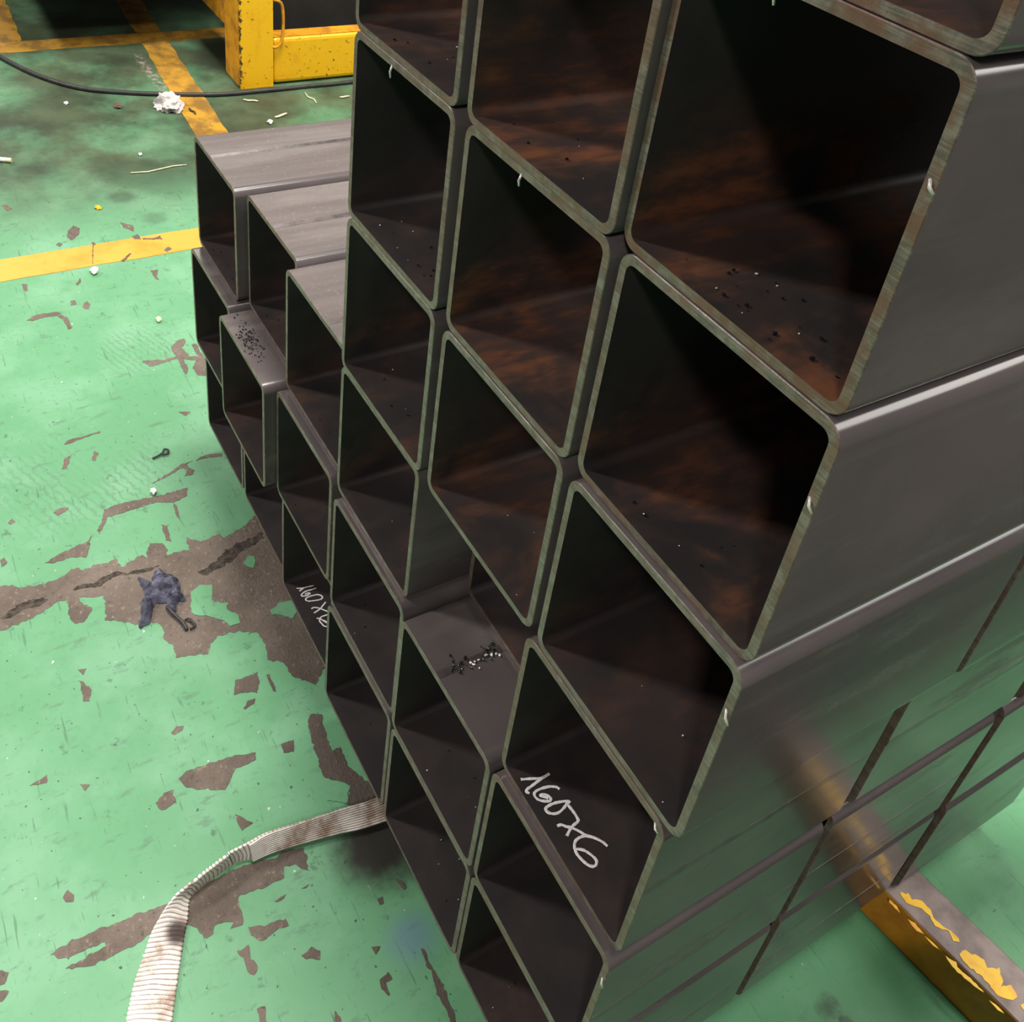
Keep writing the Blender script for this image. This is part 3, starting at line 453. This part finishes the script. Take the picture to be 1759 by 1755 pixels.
# the strap's two edges, lying on the floor with the far edge lifted a little at the twist
Lp = [Vector(p) for p in [(-0.3638, 0.0283, 0.018), (-0.3658, -0.0023, 0.018), (-0.3712, -0.0382, 0.019), (-0.3769, -0.0822, 0.02), (-0.3807, -0.1166, 0.022), (-0.3782, -0.1384, 0.024), (-0.3758, -0.1614, 0.026), (-0.3713, -0.1811, 0.026), (-0.3684, -0.1936, 0.025), (-0.3637, -0.2097, 0.023), (-0.3623, -0.2182, 0.021), (-0.3576, -0.2293, 0.018), (-0.353, -0.237, 0.015), (-0.3426, -0.2493, 0.012), (-0.326, -0.2615, 0.009), (-0.3144, -0.2707, 0.007), (-0.302, -0.2784, 0.006), (-0.2794, -0.2898, 0.006), (-0.2484, -0.3058, 0.006)]]
Rp = [Vector(p) for p in [(-0.344, 0.0119, 0.0035), (-0.3495, -0.0224, 0.0035), (-0.3565, -0.0477, 0.0035), (-0.3649, -0.0867, 0.0035), (-0.37, -0.1153, 0.0035), (-0.3718, -0.1376, 0.0035), (-0.3762, -0.1568, 0.0035), (-0.3726, -0.1766, 0.0035), (-0.3705, -0.1899, 0.0035), (-0.366, -0.2003, 0.0035), (-0.3621, -0.2063, 0.0035), (-0.3537, -0.2104, 0.0035), (-0.3436, -0.2142, 0.0035), (-0.333, -0.2198, 0.0035), (-0.3132, -0.2295, 0.0035), (-0.3004, -0.2354, 0.0035), (-0.284, -0.2429, 0.0035), (-0.2609, -0.2535, 0.0035), (-0.2292, -0.2689, 0.0035)]]
def ribbon(name, L, R, parent, pitch, across, amp, lift, thick=.0022, step=.0009):
    L = spline(L, 40); R = spline(R, 40); n = len(L); d = [0.]
    for i in range(1, n): d.append(d[-1]+((L[i]+R[i])/2-(L[i-1]+R[i-1])/2).length)
    tot = d[-1]; m = int(tot/step); k = 44 if across else 22; vs, fs, rib = [], [], []
    j = 0
    for i in range(m+1):
        s = tot*i/m
        while j < n-2 and d[j+1] < s: j += 1
        t = (s-d[j])/max(1e-9, d[j+1]-d[j]); l = L[j].lerp(L[j+1], t); r = R[j].lerp(R[j+1], t)
        tang = ((L[j+1]+R[j+1])-(L[j]+R[j])).normalized(); ac = (r-l); nn = tang.cross(ac).normalized()
        if nn.z < 0: nn = -nn
        for side in (0, 1):
            for q in range(k+1):
                u = q/k
                wob = noise.noise(Vector((s*60, u*2, 3.)))*.0015
                ph = (s+wob+.002*math.sin(u*3))/pitch if not across else u*11*.96
                w = .5+.5*math.cos(2*math.pi*ph)
                cup = -.10*ac.length*math.sin(math.pi*u)*.35
                h = (amp*w if side == 0 else -thick)+cup*0.3
                p = l.lerp(r, u)
                if side == 0 and q in (0, k): p = p+(ac.normalized()*(.0006 if q else -.0006))*w
                p = p+nn*(h+lift); p.z = max(p.z, .0012)
                vs.append(p); rib.append(w)
    row = 2*(k+1)
    for i in range(m):
        b = i*row; c = b+row
        for q in range(k):
            fs.append((b+q, b+q+1, c+q+1, c+q)); fs.append((b+k+1+q, c+k+1+q, c+k+2+q, b+k+2+q))
        fs.append((b, c, c+k+1, b+k+1)); fs.append((b+k, b+k+k+1, c+k+k+1, c+k))
    for b in (0, m*row):
        for q in range(k): fs.append((b+q, b+q+1, b+k+2+q, b+k+1+q))
    me = bpy.data.meshes.new(name); me.from_pydata([tuple(v) for v in vs], [], fs); me.materials.append(M_STRAP)
    at = me.attributes.new('rib', 'FLOAT', 'POINT'); at.data.foreach_set('value', rib)
    me.validate(); bm = bmesh.new(); bm.from_mesh(me); bmesh.ops.recalc_face_normals(bm, faces=bm.faces); bm.to_mesh(me); bm.free()
    for p in me.polygons: p.use_smooth = True
    return mesh_obj(name, me, parent)
st = empty('webbing_strap', (0, 0, 0)); tag(st, 'dirty white lifting strap running from the floor under the stack', 'strap')
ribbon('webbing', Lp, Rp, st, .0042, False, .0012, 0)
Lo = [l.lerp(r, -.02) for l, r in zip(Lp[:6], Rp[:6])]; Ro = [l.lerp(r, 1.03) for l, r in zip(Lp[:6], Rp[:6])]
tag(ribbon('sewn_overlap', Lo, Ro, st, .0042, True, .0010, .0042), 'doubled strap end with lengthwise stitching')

def pile(name, poly, amp, scale, mat, label, cat, seed, parent=None, base=.001):
    ys = [p[1] for p in poly]; xs = [p[0] for p in poly]; cx, cy = sum(xs)/len(xs), sum(ys)/len(ys)
    pts = jag(poly, .002, .0012, seed); bm = bmesh.new()
    vs = [bm.verts.new((p.x, p.y, 0)) for p in pts]; es = [bm.edges.new((vs[i], vs[(i+1) % len(vs)])) for i in range(len(vs))]
    bmesh.ops.triangle_fill(bm, use_beauty=True, use_dissolve=False, edges=es, normal=(0, 0, 1))
    for _ in range(3):
        lg = [e for e in bm.edges if e.calc_length() > .0035]
        if not lg: break
        bmesh.ops.subdivide_edges(bm, edges=lg, cuts=1, use_grid_fill=False); bmesh.ops.triangulate(bm, faces=bm.faces)
    border = [p for p in pts]
    for v in bm.verts:
        d = min((Vector((v.co.x, v.co.y, 0))-p).length for p in border)
        n1 = 1-abs(noise.noise(Vector((v.co.x*scale, v.co.y*scale*.55, seed))))*2.2; n2 = 1-abs(noise.noise(Vector((v.co.x*scale*2.6, v.co.y*scale*2.1, seed+4))))*2
        v.co.z = base+min(1, d/.007)*amp*(.45+.4*max(0, n1)+.3*max(0, n2))
    g = bmesh.ops.extrude_face_region(bm, geom=list(bm.faces))
    for v in g['geom']:
        if isinstance(v, bmesh.types.BMVert): v.co.z = max(v.co.z, base)+.0006
    bmesh.ops.recalc_face_normals(bm, faces=bm.faces)
    o = from_bm(name, bm, mat, parent, smooth=False)
    if cat: tag(o, label, cat)
    return o
rag = pile('rag', RAG, .013, 70, M_RAG, 'crumpled blue-black oily rag with a twisted tail on the bare concrete crack', 'rag', 2.)
bm = bmesh.new()
add_tube(bm, spline([(-.7345, -.1255, .004), (-.722, -.1227, .006), (-.7091, -.118, .005), (-.6994, -.1148, .006), (-.6873, -.113, .004)], 5), [.0016+.0012*abs(math.sin(i*1.3)) for i in range(21)], 6)
add_tube(bm, spline([(-.7039, -.1105, .003), (-.7016, -.106, .006), (-.695, -.1035, .005), (-.6894, -.1022, .003), (-.687, -.109, .004)], 4), .0016, 6)
from_bm('twisted_tail', bm, M_BLACK, rag, smooth=True)
bm = bmesh.new(); bmesh.ops.create_icosphere(bm, subdivisions=5, radius=1)
for v in bm.verts:
    n = 1-abs(noise.noise(v.co*1.3+Vector((5, 1, 2))))*.75-abs(noise.noise(v.co*2.6))*.30
    v.co = Vector((v.co.x*.052*n, v.co.y*.041*n, max(-.006, v.co.z*.034*n)+.0062))
tag(from_bm('tissue', bm, M_PAPER, loc=(-2.281, .312, 0)), 'crumpled white tissue on the floor beside the dirty yellow line', 'tissue')

def stick(name, a, b, r, mat, label, cat, seg=7, flat=1., z=None):
    a = Vector((*a, 0)); b = Vector((*b, 0)); c = (a+b)/2; bm = bmesh.new(); z = r*flat+.0008 if z is None else z
    pts = [a.lerp(b, t)-c for t in (0, .35, .7, 1)]; pts[1] += Vector((0, 0, 0))
    bend = (b-a).length*.06; pts[1] += Vector((bend, -bend, 0)); pts[2] += Vector((-bend*.4, bend, 0))
    add_tube(bm, pts, [r*.85, r, r*.95, r*.7], seg)
    for v in bm.verts: v.co.z *= flat
    return tag(from_bm(name, bm, mat, loc=(c.x, c.y, z), smooth=True), label, cat)
bt = empty('cigarette_butt', (-2.085, -.11, .0058)); tag(bt, 'white cigarette butt at the left edge of the photo', 'cigarette')
bm = bmesh.new(); add_tube(bm, [(-.014, -.026, 0), (.0045, .0085, 0)], .0052, 12); from_bm('paper', bm, M_WHITE, bt)
bm = bmesh.new(); add_tube(bm, [(.0046, .0087, 0), (.0095, .0182, 0)], .0053, 12); from_bm('filter_tip', bm, M_PALE, bt)
stick('metal_offcut', (-2.276, .5048), (-2.2559, .5374), .0035, M_PALE, 'pale thin offcut below the foot of the yellow post', 'offcut', flat=.6)
stick('metal_offcut', (-2.1475, .5439), (-2.1636, .5814), .0042, M_PALE, 'pale slanting offcut just behind the grey tube top', 'offcut', flat=.6)
stick('metal_offcut', (-2.2277, .7573), (-2.2284, .7868), .0035, M_PALE, 'pale offcut beside the left rim of the tall columns', 'offcut', flat=.6)
stick('twig', (-2.2805, .6773), (-2.207, .6813), .002, M_PALE, 'thin pale splinter lying below the yellow foot rail', 'splinter')
stick('twig', (-1.9505, .1333), (-1.9544, .2597), .0016, M_PALE, 'long thin straw-coloured splinter on the green floor above yellow line', 'splinter')
stick('burnt_match', (-2.2536, .3553), (-2.219, .3598), .0028, M_BLACK, 'short black-tipped stick next to the white tissue', 'stick')
def lump(name, x, y, r, mat, label, cat, sz=.6, seed=0):
    bm = bmesh.new(); bmesh.ops.create_icosphere(bm, subdivisions=2, radius=1)
    for v in bm.verts:
        n = 1+.6*noise.noise(v.co*1.7+Vector((seed, 0, 0))); v.co = Vector((v.co.x*r*n, v.co.y*r*.75*n, v.co.z*r*sz*n))
    z0 = min(v.co.z for v in bm.verts)
    return tag(from_bm(name, bm, mat, loc=(x, y, -z0+.0003)), label, cat)
lump('paper_scrap', -2.122, .521, .009, M_WHITE, 'small white paper scrap at the far edge of the grey tube top', 'scrap', .5, 1)
lump('paper_scrap', -1.568, -.030, .010, M_WHITE, 'small whitish scrap just in front of the bright yellow line', 'scrap', .6, 2)
lump('paper_scrap', -2.362, .08, .007, M_WHITE, 'tiny white scrap on the oily floor left of the tissue', 'scrap', .4, 3)
lump('paper_scrap', -2.034, .176, .006, M_WHITE, 'tiny pale scrap between cigarette butt and grey tube top', 'scrap', .4, 4)
lump('rust_flake', -2.311, .193, .013, M_BROWN, 'brown rust flake on the oily floor left of the tissue', 'flake', .35, 5)
lump('paint_chip', -1.8155, .033, .009, M_FLAKE, 'loose yellow paint chip on the green floor above the yellow line', 'paint chip', .25, 6)
lump('pebble', -1.3714, .038, .006, M_PALE, 'pale pebble on the green floor left of the low stack', 'pebble', .7, 7)
lump('pebble', -.947, -.0853, .006, M_WHITE, 'white pebble beside the branching bare patch in front of the low stack', 'pebble', .7, 8)
bm = bmesh.new()
add_tube(bm, spline([(-1.0191, -.0677, .0025), (-1.0215, -.058, .003), (-1.026, -.0505, .003), (-1.031, -.047, .004), (-1.028, -.0415, .003), (-1.0205, -.045, .003), (-1.021, -.0535, .004)], 5), .0016, 6)
tag(from_bm('wire_loop', bm, M_BLACK, smooth=True), 'small black twisted wire with a loop, on green floor left of stack', 'wire')

# ------------------------------------------------------------------ loose scale and shavings nobody could count
def crumbs(name, spots, mat, label, cat):
    bm = bmesh.new()
    for x, y, z, r in spots:
        g = bmesh.ops.create_icosphere(bm, subdivisions=1, radius=r)['verts']; sq = (.6+random.random()*.6, .6+random.random()*.6, .6)
        for v in g: v.co = Vector((x+v.co.x*sq[0]*random.uniform(.7, 1.3), y+v.co.y*sq[1]*random.uniform(.7, 1.3), z+v.co.z*sq[2]+r*.66+.0001))
    return tag(from_bm(name, bm, mat), label, cat, kind='stuff')
sp = []
e5 = T['E5'].location; zt = e5.z+TS
for _ in range(150):
    a = random.gauss(0, 1); b = random.gauss(0, 1); x = e5.x-.012+a*.018; y = e5.y+.014+b*.007-a*.001
    if y > e5.y+.002 and y < e5.y+.035: sp.append((x, y, zt, random.uniform(.0005, .0014)))
crumbs('scale_crumbs', sp, M_CRUMB, 'black steel scale crumbs scattered on top of the jutting tube', 'scale crumbs')
sp = []
for key, n in (('A1', 20), ('A2', 6), ('B1', 6), ('B5', 4), ('C1', 7), ('C2', 8), ('C3', 4), ('C4', 7), ('C5', 5), ('C6', 5), ('B6', 5), ('A6', 5), ('F4', 14), ('E4', 6), ('D4', 6), ('D5', 3)):
    l = T[key].location
    for _ in range(n): sp.append((l.x+random.uniform(-.055, .065), l.y+random.uniform(.006, .05), l.z+TT, random.uniform(.0006, .0015)))
l = T['B5'].location
for _ in range(45): sp.append((l.x-.012+random.gauss(0, .004), l.y+random.uniform(.012, .062), l.z+TS+.0003, random.uniform(.0006, .0018)))
crumbs('scale_crumbs', sp, M_CRUMB, 'black steel scale crumbs lying loose on the floors inside the tubes', 'scale crumbs')
sp = []
for key, n in (('A1', 5), ('A2', 2), ('B1', 2), ('C1', 5), ('C2', 5), ('C3', 2), ('C4', 2), ('C5', 3), ('B6', 3), ('B3', 3), ('A3', 3), ('A6', 2), ('B5', 2)):
    l = T[key].location
    for _ in range(n): sp.append((l.x+random.uniform(-.05, .065), l.y+random.uniform(.004, .05), l.z+TT, random.uniform(.0004, .0009)))
l = T['B5'].location
for _ in range(16): sp.append((l.x-.008+random.gauss(0, .0022), l.y+random.uniform(.030, .060), l.z+TS+.0003, random.uniform(.0007, .0016)))
crumbs('steel_shavings', sp, M_SHINE, 'bright steel shavings glinting on the floors inside the tubes', 'shavings')
